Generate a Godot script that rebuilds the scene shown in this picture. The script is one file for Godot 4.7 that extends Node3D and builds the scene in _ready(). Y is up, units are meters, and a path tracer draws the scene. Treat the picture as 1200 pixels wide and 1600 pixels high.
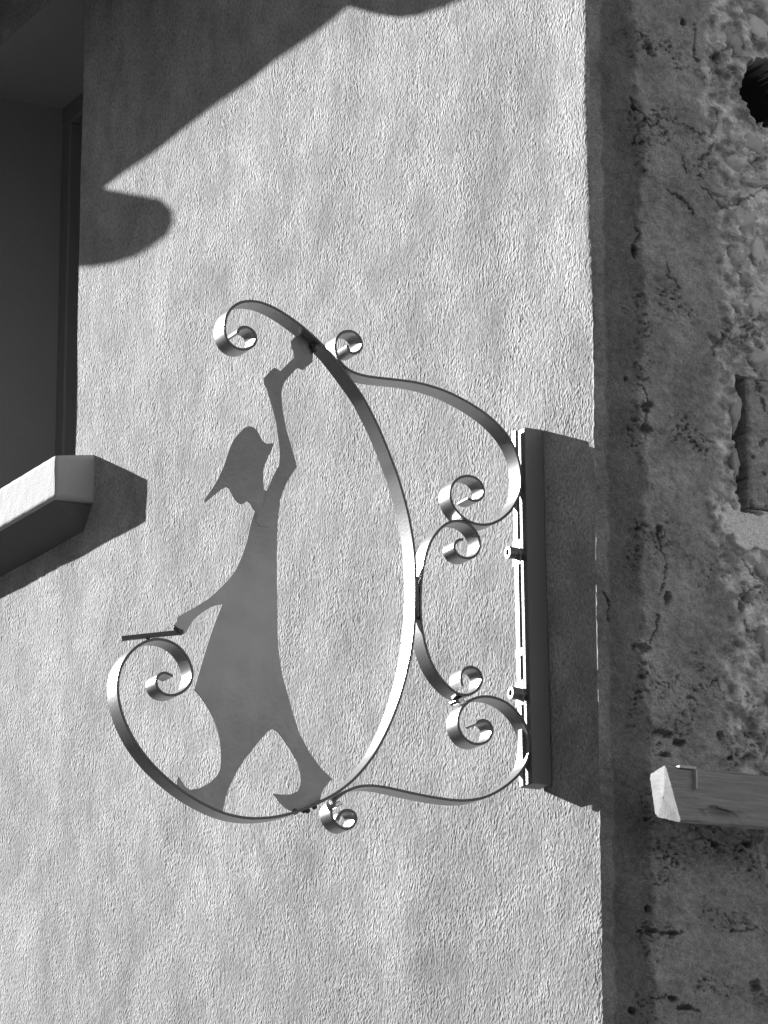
extends Node3D

# World: the plastered wall lies in the plane x = 0 (street at x < 0) and ends at the corner z = CORNER; the stone wall turns the corner there and faces +z. Metres, y up.
# Sign outlines below: tenths of a millimetre in the sign's own plane, x away from the wall (negative), y up.
const MAIN_SCROLL := [-5508,3884, -5485,3962, -5430,4012, -5330,4026, -5218,3979, -5163,3881, -5185,3761, -5286,3662, -5430,3621, -5563,3644, -5674,3734, -5729,3863, -5729,4021, -5685,4197, -5563,4353, -5385,4453, -5127,4481, -4847,4416, -4566,4286, -4285,4124, -4059,3954, -3833,3762, -3686,3601, -3495,3382, -3303,3163, -3157,2916, -3022,2678, -2877,2368, -2788,2146, -2688,1926, -2600,1640, -2518,1365, -2459,1077, -2417,819, -2397,612, -2390,351, -2392,-15, -2406,-328, -2433,-591, -2465,-832, -2514,-1064, -2574,-1307, -2646,-1551, -2734,-1805, -2868,-2124, -3018,-2412, -3143,-2626, -3302,-2832, -3448,-2996, -3594,-3139, -3817,-3308, -4060,-3453, -4335,-3590, -4597,-3691, -4912,-3786, -5322,-3838, -5697,-3800, -6006,-3697, -6314,-3566, -6621,-3376, -6939,-3129, -7182,-2856, -7362,-2569, -7469,-2294, -7513,-2012, -7494,-1783, -7401,-1566, -7255,-1383, -7066,-1239, -6854,-1167, -6631,-1189, -6449,-1281, -6309,-1456, -6245,-1660, -6287,-1834, -6415,-1975, -6595,-2052, -6754,-2038, -6856,-1948, -6883,-1832, -6830,-1728, -6724,-1677, -6597,-1734]
const UPPER_SCROLL := [-3563,3971, -3558,3907, -3519,3849, -3444,3838, -3352,3888, -3300,3965, -3298,4062, -3349,4157, -3452,4220, -3578,4216, -3693,4156, -3768,4049, -3792,3917, -3765,3782, -3697,3674, -3607,3590, -3493,3537, -3345,3504, -3150,3493, -2862,3506, -2573,3519, -2341,3519, -2131,3504, -1840,3458, -1642,3404, -1408,3322, -1209,3235, -1022,3141, -859,3027, -719,2905, -615,2789, -524,2627, -468,2472, -436,2304, -425,2122, -438,1969, -490,1813, -570,1674, -668,1545, -824,1403, -1015,1306, -1203,1273, -1366,1291, -1528,1362, -1649,1470, -1728,1588, -1757,1733, -1717,1876, -1633,1982, -1515,2056, -1374,2086, -1234,2048, -1142,1958, -1109,1844, -1146,1738, -1242,1668, -1347,1660, -1428,1698]
const MIDDLE_SCROLL := [-1524,1002, -1605,993, -1670,938, -1701,850, -1667,774, -1599,713, -1483,687, -1366,708, -1266,783, -1217,884, -1214,1012, -1258,1144, -1356,1239, -1483,1298, -1646,1306, -1786,1257, -1916,1157, -2034,1022, -2128,869, -2189,709, -2232,547, -2263,397, -2288,258, -2304,78, -2313,-110, -2311,-318, -2295,-524, -2258,-728, -2204,-914, -2127,-1098, -2027,-1253, -1903,-1386, -1790,-1473, -1688,-1535, -1573,-1555, -1435,-1532, -1306,-1447, -1222,-1319, -1216,-1194, -1287,-1097, -1414,-1058, -1542,-1107, -1607,-1201, -1603,-1315, -1582,-1406]
const LOWER_SCROLL := [-1340,-1993, -1316,-1944, -1223,-1910, -1120,-1926, -1052,-2008, -1048,-2111, -1103,-2219, -1197,-2289, -1313,-2323, -1439,-2316, -1553,-2259, -1637,-2159, -1682,-2035, -1668,-1900, -1600,-1759, -1495,-1651, -1366,-1575, -1227,-1532, -1076,-1523, -903,-1548, -753,-1607, -615,-1708, -507,-1822, -435,-1951, -391,-2082, -378,-2236, -396,-2403, -450,-2563, -546,-2695, -677,-2825, -819,-2940, -994,-3057, -1192,-3155, -1388,-3212, -1618,-3250, -1800,-3251, -2049,-3242, -2332,-3219, -2489,-3202, -2759,-3169, -3027,-3138, -3228,-3135, -3417,-3161, -3562,-3216, -3695,-3288, -3817,-3378, -3901,-3485, -3935,-3602, -3903,-3724, -3799,-3831, -3657,-3874, -3540,-3820, -3473,-3700, -3494,-3602, -3576,-3548, -3698,-3558, -3775,-3624, -3804,-3727]
const FIGURE := [-4384,4063, -4475,3965, -4470,3880, -4437,3810, -4437,3741, -4420,3695, -4500,3620, -4670,3437, -4698,3439, -4737,3470, -4793,3468, -4849,3412, -4973,3268, -4968,3195, -4929,3127, -4896,3004, -4823,2761, -4774,2557, -4747,2335, -4731,2179, -4724,2023, -4743,1848, -4788,1780, -4861,1640, -4917,1514, -4973,1403, -5012,1414, -5022,1568, -5020,1740, -4988,1833, -4932,1960, -4860,2095, -4820,2210, -4865,2199, -4954,2180, -5021,2221, -5054,2284, -5104,2372, -5170,2426, -5253,2433, -5337,2389, -5436,2282, -5519,2177, -5585,2044, -5635,1912, -5701,1717, -5800,1503, -5898,1336, -6045,1127, -6028,1078, -5881,1214, -5750,1328, -5668,1380, -5619,1370, -5553,1254, -5470,1156, -5404,1131, -5355,1156, -5305,1196, -5256,1166, -5181,1051, -5223,922, -5261,794, -5312,556, -5389,316, -5488,85, -5586,-59, -5695,-183, -5814,-308, -5934,-423, -6096,-537, -6236,-628, -6354,-701, -6440,-755, -6445,-822, -6493,-887, -6460,-944, -6401,-988, -6385,-1037, -6342,-1022, -6278,-975, -6224,-869, -6171,-782, -6106,-710, -6020,-640, -5879,-539, -5793,-504, -5695,-478, -5738,-595, -5792,-742, -5879,-1014, -5986,-1388, -6114,-1837, -6018,-1933, -5931,-2034, -5856,-2147, -5791,-2261, -5732,-2415, -5694,-2571, -5676,-2749, -5676,-2918, -5694,-3058, -5751,-3162, -5876,-3282, -6047,-3380, -6196,-3417, -6271,-3384, -6345,-3282, -6388,-3212, -6420,-3285, -6419,-3465, -6238,-3578, -6078,-3644, -5876,-3696, -5662,-3728, -5630,-3577, -5601,-3466, -5525,-3279, -5403,-3058, -5273,-2862, -5070,-2612, -4892,-2408, -4826,-2357, -4777,-2337, -4722,-2357, -4662,-2407, -4510,-2605, -4383,-2804, -4333,-2990, -4326,-3100, -4338,-3186, -4386,-3285, -4514,-3346, -4667,-3361, -4794,-3356, -4692,-3487, -4591,-3571, -4461,-3620, -4275,-3575, -4010,-3429, -3976,-3301, -3926,-3206, -3864,-3126, -3780,-3036, -3973,-2879, -4177,-2625, -4330,-2357, -4430,-2073, -4531,-1749, -4614,-1504, -4674,-1246, -4709,-1026, -4732,-794, -4760,-388, -4786,19, -4797,378, -4795,688, -4780,980, -4748,1243, -4695,1406, -4622,1571, -4526,1729, -4430,1867, -4458,1989, -4496,2120, -4595,2454, -4650,2763, -4668,3003, -4654,3132, -4614,3244, -4535,3350, -4387,3514, -4348,3532, -4274,3508, -4098,3666, -4091,3752, -4079,3872, -4089,4041, -4225,4129]
const ARM := [-4389,4060, -4480,3961, -4475,3877, -4442,3807, -4442,3737, -4425,3692, -4505,3617, -4674,3434, -4703,3435, -4742,3467, -4798,3464, -4854,3409, -4978,3265, -4972,3192, -4934,3123, -4900,3001, -4827,2758, -4779,2554, -4752,2331, -4736,2176, -4729,2020, -4748,1845, -4793,1777, -4866,1637, -4922,1510, -4978,1400, -5001,1231, -5073,1098, -5161,994, -5162,870, -5096,816, -4919,816, -4791,945, -4753,1240, -4700,1402, -4627,1568, -4531,1726, -4435,1863, -4463,1986, -4501,2117, -4600,2451, -4655,2760, -4673,3000, -4659,3129, -4619,3240, -4540,3346, -4392,3510, -4353,3528, -4279,3505, -4103,3662, -4096,3749, -4084,3868, -4094,4038, -4230,4125]
const CRACKS := [
	[Vector2(0.110, 3.898), Vector2(0.115, 3.883), Vector2(0.126, 3.876)],
	[Vector2(0.080, 3.799), Vector2(0.092, 3.778), Vector2(0.103, 3.760), Vector2(0.111, 3.752), Vector2(0.125, 3.757), Vector2(0.129, 3.776)],
	[Vector2(0.091, 3.753), Vector2(0.089, 3.733), Vector2(0.081, 3.718)],
	[Vector2(0.179, 3.768), Vector2(0.195, 3.762), Vector2(0.210, 3.757), Vector2(0.235, 3.760), Vector2(0.243, 3.773), Vector2(0.245, 3.801)],
	[Vector2(0.175, 3.715), Vector2(0.179, 3.697), Vector2(0.183, 3.685)],
	[Vector2(0.146, 3.649), Vector2(0.165, 3.640), Vector2(0.180, 3.629), Vector2(0.192, 3.614)],
	[Vector2(0.085, 3.548), Vector2(0.088, 3.527)],
	[Vector2(0.210, 3.667), Vector2(0.232, 3.648), Vector2(0.248, 3.634), Vector2(0.279, 3.647), Vector2(0.307, 3.663), Vector2(0.343, 3.687)],
	[Vector2(0.143, 3.522), Vector2(0.145, 3.501), Vector2(0.159, 3.497), Vector2(0.164, 3.484)],
	[Vector2(0.233, 3.387), Vector2(0.225, 3.373), Vector2(0.229, 3.395), Vector2(0.248, 3.412), Vector2(0.273, 3.413), Vector2(0.295, 3.422), Vector2(0.304, 3.450), Vector2(0.308, 3.456)],
	[Vector2(0.088, 3.311), Vector2(0.097, 3.293), Vector2(0.101, 3.270), Vector2(0.091, 3.239), Vector2(0.095, 3.216)],
	[Vector2(0.111, 3.070), Vector2(0.118, 3.050), Vector2(0.129, 3.020), Vector2(0.124, 2.988), Vector2(0.116, 2.966)],
	[Vector2(0.110, 2.934), Vector2(0.106, 2.908), Vector2(0.097, 2.886)],
	[Vector2(0.010, 2.960), Vector2(0.022, 2.950), Vector2(0.025, 2.941), Vector2(0.021, 2.914)],
	[Vector2(0.275, 3.047), Vector2(0.293, 3.022), Vector2(0.310, 3.003)],
	[Vector2(0.263, 2.984), Vector2(0.285, 2.982), Vector2(0.297, 2.970)],
	[Vector2(0.274, 2.941), Vector2(0.286, 2.926), Vector2(0.306, 2.928)],
	[Vector2(0.088, 2.434), Vector2(0.105, 2.429), Vector2(0.130, 2.428), Vector2(0.149, 2.433)],
	[Vector2(0.084, 2.329), Vector2(0.103, 2.326), Vector2(0.117, 2.331)],
	[Vector2(0.234, 2.439), Vector2(0.264, 2.441), Vector2(0.284, 2.449)],
	[Vector2(0.135, 2.313), Vector2(0.155, 2.314), Vector2(0.170, 2.310)],
	[Vector2(0.212, 3.701), Vector2(0.216, 3.718), Vector2(0.229, 3.726), Vector2(0.244, 3.749)],
	[Vector2(0.202, 3.890), Vector2(0.207, 3.947)],
	[Vector2(0.236, 3.896), Vector2(0.261, 3.912), Vector2(0.274, 3.920)],
]
const STONES := [
	[0.247, 3.664, 0.025, 0.013],
	[0.318, 3.690, 0.034, 0.009],
	[0.281, 3.723, 0.023, 0.019],
	[0.320, 3.758, 0.027, 0.023],
	[0.284, 3.927, 0.023, 0.023],
	[0.297, 3.620, 0.025, 0.023],
	[0.321, 3.574, 0.018, 0.031],
	[0.274, 3.555, 0.016, 0.019],
	[0.292, 3.514, 0.015, 0.015],
	[0.274, 3.473, 0.016, 0.013],
	[0.309, 3.472, 0.018, 0.021],
	[0.269, 3.292, 0.011, 0.036],
	[0.265, 3.205, 0.010, 0.031],
	[0.301, 3.092, 0.037, 0.027],
	[0.237, 3.095, 0.014, 0.027],
	[0.311, 3.040, 0.016, 0.031],
	[0.313, 2.903, 0.014, 0.031],
	[0.317, 3.386, 0.023, 0.019],
	[0.333, 3.971, 0.025, 0.031],
	[0.258, 3.334, 0.010, 0.010],
]
const BLOTCHES := [[-0.554, 2.543, 0.094, 0.120, 0.26], [-0.838, 2.615, 0.126, 0.205, -0.13], [-0.271, 2.433, 0.252, 0.063, -0.1], [-0.144, 3.745, 0.109, 0.260, -0.09], [0.102, 3.646, 0.071, 0.453, 0.14], [-0.419, 4.084, 0.346, 0.085, 0.1], [-0.740, 3.062, 0.198, 0.175, -0.11], [-1.883, 2.651, 0.226, 0.207, -0.12], [-1.330, 2.705, 0.171, 0.183, 0.05], [-2.125, 3.320, 0.310, 0.098, 0.08], [-0.993, 2.542, 0.105, 0.139, 0.08], [0.023, 2.448, 0.118, 0.150, 0.1], [-1.367, 3.940, 0.379, 0.121, 0.05], [-0.494, 3.651, 0.189, 0.142, -0.06]]  # plaster mottling, with patches of raking light painted into the tone
const HOLES := [[0.083, 2.877, 0.0148, 0.0073], [0.116, 3.072, 0.0057, 0.0063], [0.129, 2.963, 0.0057, 0.0104], [0.282, 2.980, 0.0114, 0.0083], [0.273, 2.964, 0.0068, 0.0083], [0.121, 2.743, 0.0183, 0.0063], [0.120, 2.709, 0.0091, 0.0042], [0.147, 2.731, 0.0103, 0.0052], [0.087, 2.464, 0.0046, 0.0052], [0.093, 2.430, 0.0091, 0.0031], [0.130, 2.429, 0.0080, 0.0031], [0.055, 2.304, 0.0068, 0.0052], [0.209, 2.573, 0.0080, 0.0052], [0.268, 2.578, 0.0091, 0.0052], [0.084, 3.538, 0.0046, 0.0094], [0.086, 3.782, 0.0046, 0.0073], [0.115, 3.889, 0.0057, 0.0094], [0.183, 3.949, 0.0068, 0.0052], [0.248, 3.902, 0.0068, 0.0052], [0.208, 3.885, 0.0046, 0.0031], [0.247, 3.413, 0.0057, 0.0042], [0.063, 3.317, 0.0034, 0.0031], [0.097, 3.236, 0.0103, 0.0073], [0.094, 3.273, 0.0080, 0.0083], [0.106, 3.279, 0.0046, 0.0052], [0.225, 2.749, 0.0068, 0.0073], [0.242, 2.714, 0.0057, 0.0031], [0.126, 2.327, 0.0091, 0.0042], [0.151, 2.315, 0.0114, 0.0042], [0.279, 2.356, 0.0091, 0.0104]]
const CORNER := 0.1776
const WIN_NEAR := -1.946
const WIN_FAR := -2.751
const WIN_LOW := 3.64
const WIN_TOP := 4.788
const WIN_DEEP := 0.305

var rng := RandomNumberGenerator.new()
var n_edge := noise(11, 9.0, 3)


func noise(seed_value: int, frequency: float, octaves := 1, type := FastNoiseLite.TYPE_SIMPLEX_SMOOTH) -> FastNoiseLite:
	var n := FastNoiseLite.new()
	n.seed = seed_value
	n.noise_type = type
	n.frequency = frequency
	n.fractal_type = FastNoiseLite.FRACTAL_FBM if octaves > 1 else FastNoiseLite.FRACTAL_NONE
	n.fractal_octaves = octaves
	return n


func grey(v: float) -> Color:
	return Color(v, v, v).linear_to_srgb()


func numbered(called: String, parent: Node) -> String:
	if not parent.has_node(NodePath(called)):
		return called
	var k := 1
	while parent.has_node(NodePath("%s_%03d" % [called, k])):
		k += 1
	return "%s_%03d" % [called, k]


func obj(called: String, m: Mesh, material: Material, parent: Node = self) -> MeshInstance3D:
	var o := MeshInstance3D.new()
	o.name = numbered(called, parent)
	o.mesh = m
	o.material_override = material
	parent.add_child(o, true)
	return o


func tag(o: Node3D, label: String, category: String, group := "") -> void:
	o.set_meta("label", label)
	o.set_meta("category", category)
	if group:
		o.set_meta("group", group)


func thing(called: String, label: String, category: String, at := Vector3.ZERO) -> Node3D:
	var o := Node3D.new()
	o.name = numbered(called, self)
	add_child(o, true)
	o.position = at
	tag(o, label, category)
	o.set_meta("kind", "thing")
	return o


func plain(v: float, rough: float, metal := 0.0) -> StandardMaterial3D:
	var m := StandardMaterial3D.new()
	m.albedo_color = grey(v)
	m.roughness = rough
	m.metallic = metal
	return m


func bumped(m: StandardMaterial3D, seed_value: int, per_metre: float, cm: float, octaves := 3, stretch := Vector3.ONE, side := 1024) -> StandardMaterial3D:
	# fine relief from noise, laid on in the object's own axes
	var t := NoiseTexture2D.new()
	t.width = side
	t.height = side
	t.seamless = true
	t.noise = noise(seed_value, 0.04, octaves)
	m.heightmap_enabled = true
	m.heightmap_texture = t
	m.heightmap_scale = cm
	m.uv1_triplanar = true
	m.uv1_scale = stretch * per_metre
	return m


func mottle(m: StandardMaterial3D, seed_value: int, share: float) -> void:
	# an uneven patina
	var t := NoiseTexture2D.new()
	t.width = 512
	t.height = 512
	t.seamless = true
	t.noise = noise(seed_value, 0.012, 5)
	var g := Gradient.new()
	g.set_color(0, Color(1.0 - 0.11 * share, 1.0 - 0.11 * share, 1.0 - 0.11 * share))
	g.set_color(1, Color(1, 1, 1))
	t.color_ramp = g
	m.albedo_texture = t


# ---- shapes ----

func arrays_mesh(v: PackedVector3Array, n: PackedVector3Array, i: PackedInt32Array, c := PackedColorArray(), uv := PackedVector2Array()) -> ArrayMesh:
	var a := []
	a.resize(Mesh.ARRAY_MAX)
	a[Mesh.ARRAY_VERTEX] = v
	a[Mesh.ARRAY_NORMAL] = n
	a[Mesh.ARRAY_INDEX] = i
	if c.size():
		a[Mesh.ARRAY_COLOR] = c
	if uv.size():
		a[Mesh.ARRAY_TEX_UV] = uv
	var m := ArrayMesh.new()
	m.add_surface_from_arrays(Mesh.PRIMITIVE_TRIANGLES, a)
	return m


func quad(st: SurfaceTool, a: Vector3, b: Vector3, c: Vector3, d: Vector3) -> void:
	# a b c d run clockwise seen from outside
	var n := (c - a).cross(b - a).normalized()
	for p in [a, b, c, a, c, d]:
		st.set_normal(n)
		st.add_vertex(p)


func new_st() -> SurfaceTool:
	var st := SurfaceTool.new()
	st.begin(Mesh.PRIMITIVE_TRIANGLES)
	return st


func hull_box(st: SurfaceTool, p: Array) -> void:
	# eight corners: index bits x, y, z
	quad(st, p[0], p[4], p[6], p[2])
	quad(st, p[1], p[3], p[7], p[5])
	quad(st, p[0], p[1], p[5], p[4])
	quad(st, p[2], p[6], p[7], p[3])
	quad(st, p[0], p[2], p[3], p[1])
	quad(st, p[4], p[5], p[7], p[6])


func box(st: SurfaceTool, lo: Vector3, hi: Vector3, bevel := 0.0) -> void:
	if bevel <= 0.0:
		var p := []
		for k in 8:
			p.append(Vector3(hi.x if k & 1 else lo.x, hi.y if k & 2 else lo.y, hi.z if k & 4 else lo.z))
		hull_box(st, p)
		return
	var mid := (lo + hi) / 2.0
	var half := (hi - lo) / 2.0
	for axis in 3:
		for s in [-1.0, 1.0]:
			var u := (axis + 1) % 3
			var w := (axis + 2) % 3
			var f := []
			for k in [[-1, -1], [1, -1], [1, 1], [-1, 1]]:
				var q := mid
				q[axis] += s * half[axis]
				q[u] += k[0] * (half[u] - bevel)
				q[w] += k[1] * (half[w] - bevel)
				f.append(q)
			if s > 0:
				quad(st, f[0], f[3], f[2], f[1])
			else:
				quad(st, f[0], f[1], f[2], f[3])
	for axis in 3:  # the twelve chamfers
		var u := (axis + 1) % 3
		var w := (axis + 2) % 3
		for su in [-1.0, 1.0]:
			for sw in [-1.0, 1.0]:
				var f := []
				for k in [[-1, 0], [1, 0], [1, 1], [-1, 1]]:
					var q := mid
					q[axis] += k[0] * (half[axis] - bevel)
					q[u] += su * (half[u] - (0.0 if k[1] == 0 else bevel))
					q[w] += sw * (half[w] - (bevel if k[1] == 0 else 0.0))
					f.append(q)
				if su * sw > 0:
					quad(st, f[0], f[3], f[2], f[1])
				else:
					quad(st, f[0], f[1], f[2], f[3])
	for k in 8:  # the corners
		var s := Vector3(1 if k & 1 else -1, 1 if k & 2 else -1, 1 if k & 4 else -1)
		var f := []
		for axis in 3:
			var q := mid
			for j in 3:
				q[j] += s[j] * (half[j] - (0.0 if j == axis else bevel))
			f.append(q)
		var n := s.normalized()
		if (f[2] - f[0]).cross(f[1] - f[0]).dot(n) < 0:
			f.reverse()
		for q in f:
			st.set_normal(n)
			st.add_vertex(q)


func box_mesh(lo: Vector3, hi: Vector3, bevel := 0.0) -> ArrayMesh:
	var st := new_st()
	box(st, lo, hi, bevel)
	return st.commit()


func smooth_curve(flat: Array, step: float) -> PackedVector2Array:
	# Catmull-Rom through the listed points, after one light smoothing
	var p := PackedVector2Array()
	for k in flat.size() / 2:
		p.append(Vector2(flat[2 * k], flat[2 * k + 1]) * 0.0001)
	for turn in 2:
		var q := p.duplicate()
		for k in range(1, p.size() - 1):
			q[k] = p[k] * 0.6 + (p[k - 1] + p[k + 1]) * 0.2
			q[k] += (p[k] - q[k]) * 0.45
		p = q
	var out := PackedVector2Array()
	for k in p.size() - 1:
		var a := p[maxi(k - 1, 0)]
		var d := p[mini(k + 2, p.size() - 1)]
		var cuts := maxi(2, ceili(p[k].distance_to(p[k + 1]) / step))
		for j in cuts:
			out.append(p[k].cubic_interpolate(p[k + 1], a, d, float(j) / cuts))
	out.append(p[-1])
	return out


func band(flat: Array, half_width: float, half_thick: float, face: Material, edge: Material) -> ArrayMesh:
	# a flat bar bent along the curve, its edges slightly broken
	var c := smooth_curve(flat, 0.0022)
	var e := 0.0006
	var ring := [  # offset along the curve's normal, along z, and the normal of the strip to the next corner
		Vector2(half_thick, half_width - e), Vector2(half_thick, e - half_width), Vector2(half_thick - e, -half_width), Vector2(e - half_thick, -half_width),
		Vector2(-half_thick, e - half_width), Vector2(-half_thick, half_width - e), Vector2(e - half_thick, half_width), Vector2(half_thick - e, half_width),
	]
	var v := PackedVector3Array()
	var n := PackedVector3Array()
	var idx := PackedInt32Array()
	var idx_edge := PackedInt32Array()
	var along: Array[Vector2] = []
	for k in c.size():
		along.append((c[mini(k + 2, c.size() - 1)] - c[maxi(k - 2, 0)]).normalized())
	for r in 8:
		var a: Vector2 = ring[r]
		var b: Vector2 = ring[(r + 1) % 8]
		var out := Vector2(b.y - a.y, a.x - b.x).normalized() * -1.0  # in (normal, z)
		if out.dot((a + b) / 2.0) < 0:
			out = -out
		var first := v.size()
		for k in c.size():
			var side := Vector2(-along[k].y, along[k].x)
			for q: Vector2 in [a, b]:
				var at := c[k] + side * q.x
				v.append(Vector3(at.x, at.y, q.y))
				n.append(Vector3(side.x * out.x, side.y * out.x, out.y).normalized())
		for k in c.size() - 1:
			var o := first + 2 * k
			var turn := (v[o + 2] - v[o]).cross(v[o + 1] - v[o])
			var six := [o, o + 1, o + 2, o + 1, o + 3, o + 2] if turn.dot(n[o]) > 0 else [o, o + 2, o + 1, o + 1, o + 2, o + 3]
			if r % 4 == 0:
				idx.append_array(six)
			else:
				idx_edge.append_array(six)
	for last in [false, true]:
		var k := c.size() - 1 if last else 0
		var side := Vector2(-along[k].y, along[k].x)
		var dir := along[k] * (1.0 if last else -1.0)
		var first := v.size()
		for q: Vector2 in ring:
			var at := c[k] + side * q.x
			v.append(Vector3(at.x, at.y, q.y))
			n.append(Vector3(dir.x, dir.y, 0))
		for j in range(1, 7):
			var turn := (v[first + j + 1] - v[first]).cross(v[first + j] - v[first])
			idx.append_array([first, first + j, first + j + 1] if turn.dot(n[first]) > 0 else [first, first + j + 1, first + j])
	var m := arrays_mesh(v, n, idx)
	var a := m.surface_get_arrays(0)
	a[Mesh.ARRAY_INDEX] = idx_edge
	m.add_surface_from_arrays(Mesh.PRIMITIVE_TRIANGLES, a)
	m.surface_set_material(0, face)
	m.surface_set_material(1, edge)
	return m


func bow(q: Vector2) -> Vector3:
	# how far the sheet metal is bent out of its plane (z) to grade its reflections, and its slopes (x, y)
	var wide := 0.13
	var t := (q.y + 0.06) / wide
	var rise := 0.0
	for k in 12:  # integral of the bell from the feet up
		var y := lerpf(-0.36, q.y, (k + 0.5) / 12.0)
		rise += exp(-pow((y + 0.06) / wide, 2.0)) * (q.y + 0.36) / 12.0
	var hammered := Vector2(n_edge.get_noise_2d(q.x * 3.0, q.y * 3.0), n_edge.get_noise_2d(q.x * 3.0 + 50.0, q.y * 3.0)) * 0.03
	return Vector3(hammered.x, 0.17 * exp(-t * t) - 0.05 + hammered.y, 0.17 * rise - 0.05 * (q.y + 0.36) - 0.005)


func plate(flat: Array, z0: float, z1: float, face: Material = null, side: Material = null, bowed := false) -> ArrayMesh:
	var p := PackedVector2Array()
	for k in flat.size() / 2:
		p.append(Vector2(flat[2 * k], flat[2 * k + 1]) * 0.0001)
	var count := p.size()
	var st := new_st()
	var tri := Geometry2D.triangulate_polygon(p)
	for s in [1.0, -1.0]:
		var z := z1 if s > 0 else z0
		for k in range(0, tri.size(), 3):
			var a := p[tri[k]]
			var b := p[tri[k + 1]]
			var c := p[tri[k + 2]]
			if ((b - a).cross(c - a) > 0) == (s > 0):
				var t := b
				b = c
				c = t
			var parts: Array = [[a, b, c]]
			if bowed:
				for turn in 3:
					var next := []
					for f in parts:
						var ab: Vector2 = (f[0] + f[1]) / 2.0
						var bc: Vector2 = (f[1] + f[2]) / 2.0
						var ca: Vector2 = (f[2] + f[0]) / 2.0
						next.append_array([[f[0], ab, ca], [ab, f[1], bc], [ca, bc, f[2]], [ab, bc, ca]])
					parts = next
			for f in parts:
				for q in f:
					var g := bow(q) if bowed else Vector3.ZERO
					st.set_normal(Vector3(-g.x, -g.y, 1).normalized() * s)
					st.add_vertex(Vector3(q.x, q.y, z + g.z))
	var out := st.commit()
	st = new_st()
	var ccw := not Geometry2D.is_polygon_clockwise(p)
	for k in count:
		var a := p[k]
		var b := p[(k + 1) % count]
		if not ccw:
			var t := a
			a = b
			b = t
		var ga := bow(a).z if bowed else 0.0
		var gb := bow(b).z if bowed else 0.0
		quad(st, Vector3(a.x, a.y, z1 + ga), Vector3(b.x, b.y, z1 + gb), Vector3(b.x, b.y, z0 + gb), Vector3(a.x, a.y, z0 + ga))
	out = st.commit(out)
	out.surface_set_material(0, face)
	out.surface_set_material(1, side)
	return out


func lathe(profile: Array, sides: int) -> ArrayMesh:
	# (x, radius) pairs turned about the x axis, hard edges
	var st := new_st()
	for k in profile.size() - 1:
		var a: Vector2 = profile[k]
		var b: Vector2 = profile[k + 1]
		var dir := Vector2(-(b.y - a.y), b.x - a.x).normalized()  # (along x, along the radius)
		for j in sides:
			var t0 := TAU * j / sides
			var t1 := TAU * (j + 1) / sides
			var c := []
			for q in [[a, t0], [b, t0], [b, t1], [a, t1]]:
				c.append([Vector3(q[0].x, q[0].y * cos(q[1]), q[0].y * sin(q[1])), Vector3(dir.x, dir.y * cos(q[1]), dir.y * sin(q[1]))])
			var face: Vector3 = (c[2][0] - c[0][0]).cross(c[1][0] - c[0][0])
			if face.length() < 1e-12:
				face = (c[3][0] - c[0][0]).cross(c[2][0] - c[0][0])
			var order := [0, 1, 2, 0, 2, 3] if face.dot(c[0][1] + c[2][1]) > 0 else [0, 2, 1, 0, 3, 2]
			for o in order:
				st.set_normal(c[o][1])
				st.add_vertex(c[o][0])
	return st.commit()


func lump(seed_value: int, rough: float) -> ArrayMesh:
	# an uneven broken stone of about one unit radius
	var r := RandomNumberGenerator.new()
	r.seed = seed_value
	var cuts := []
	for k in 13:
		var d := Vector3(r.randf_range(-1, 1), r.randf_range(-1, 1), r.randf_range(-0.6, 1)).normalized()
		cuts.append([d, r.randf_range(0.62, 0.92)])
	var nn := noise(seed_value, 1.6, 3)
	var rows := 16
	var cols := 26
	var st := new_st()
	st.set_smooth_group(0)
	var at := func(i: int, j: int) -> Vector3:
		var th := PI * i / rows
		var ph := TAU * (j % cols) / cols
		var d := Vector3(sin(th) * cos(ph), cos(th), sin(th) * sin(ph))
		var reach := 1.0
		for c in cuts:
			var g: float = d.dot(c[0])
			if g > 0.05:
				reach = minf(reach, c[1] / g)
		return d * reach * (1.0 + rough * nn.get_noise_3dv(d * 1.7))
	for i in rows:
		for j in cols:
			var a: Vector3 = at.call(i, j)
			var b: Vector3 = at.call(i, j + 1)
			var c: Vector3 = at.call(i + 1, j + 1)
			var d: Vector3 = at.call(i + 1, j)
			for q in [a, c, b, a, d, c]:
				st.add_vertex(q)
	st.index()
	st.generate_normals()
	return st.commit()


func height_sheet(us: PackedFloat32Array, vs: PackedFloat32Array, place: Callable, tone: Callable, skip: Callable) -> ArrayMesh:
	# a fine sheet over u (columns) and v (rows); place gives each point, tone its own colour
	var w := us.size()
	var h := vs.size()
	var v := PackedVector3Array()
	var n := PackedVector3Array()
	var c := PackedColorArray()
	var uv := PackedVector2Array()
	v.resize(w * h)
	n.resize(w * h)
	c.resize(w * h)
	uv.resize(w * h)
	for j in h:
		for i in w:
			v[j * w + i] = place.call(us[i], vs[j])
			var t: float = tone.call(us[i], vs[j])
			c[j * w + i] = Color(t, t, t)
			uv[j * w + i] = Vector2(us[i], vs[j])
	var idx := PackedInt32Array()
	for j in h:
		var j0 := maxi(j - 1, 0) * w
		var j1 := mini(j + 1, h - 1) * w
		for i in w:
			var across := v[j * w + mini(i + 1, w - 1)] - v[j * w + maxi(i - 1, 0)]
			n[j * w + i] = across.cross(v[j1 + i] - v[j0 + i]).normalized()
	for j in h - 1:
		for i in w - 1:
			if skip.call((us[i] + us[i + 1]) / 2.0, (vs[j] + vs[j + 1]) / 2.0):
				continue
			var a := j * w + i
			idx.append_array([a, a + w, a + 1, a + 1, a + w, a + w + 1])
	return arrays_mesh(v, n, idx, c, uv)


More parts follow.
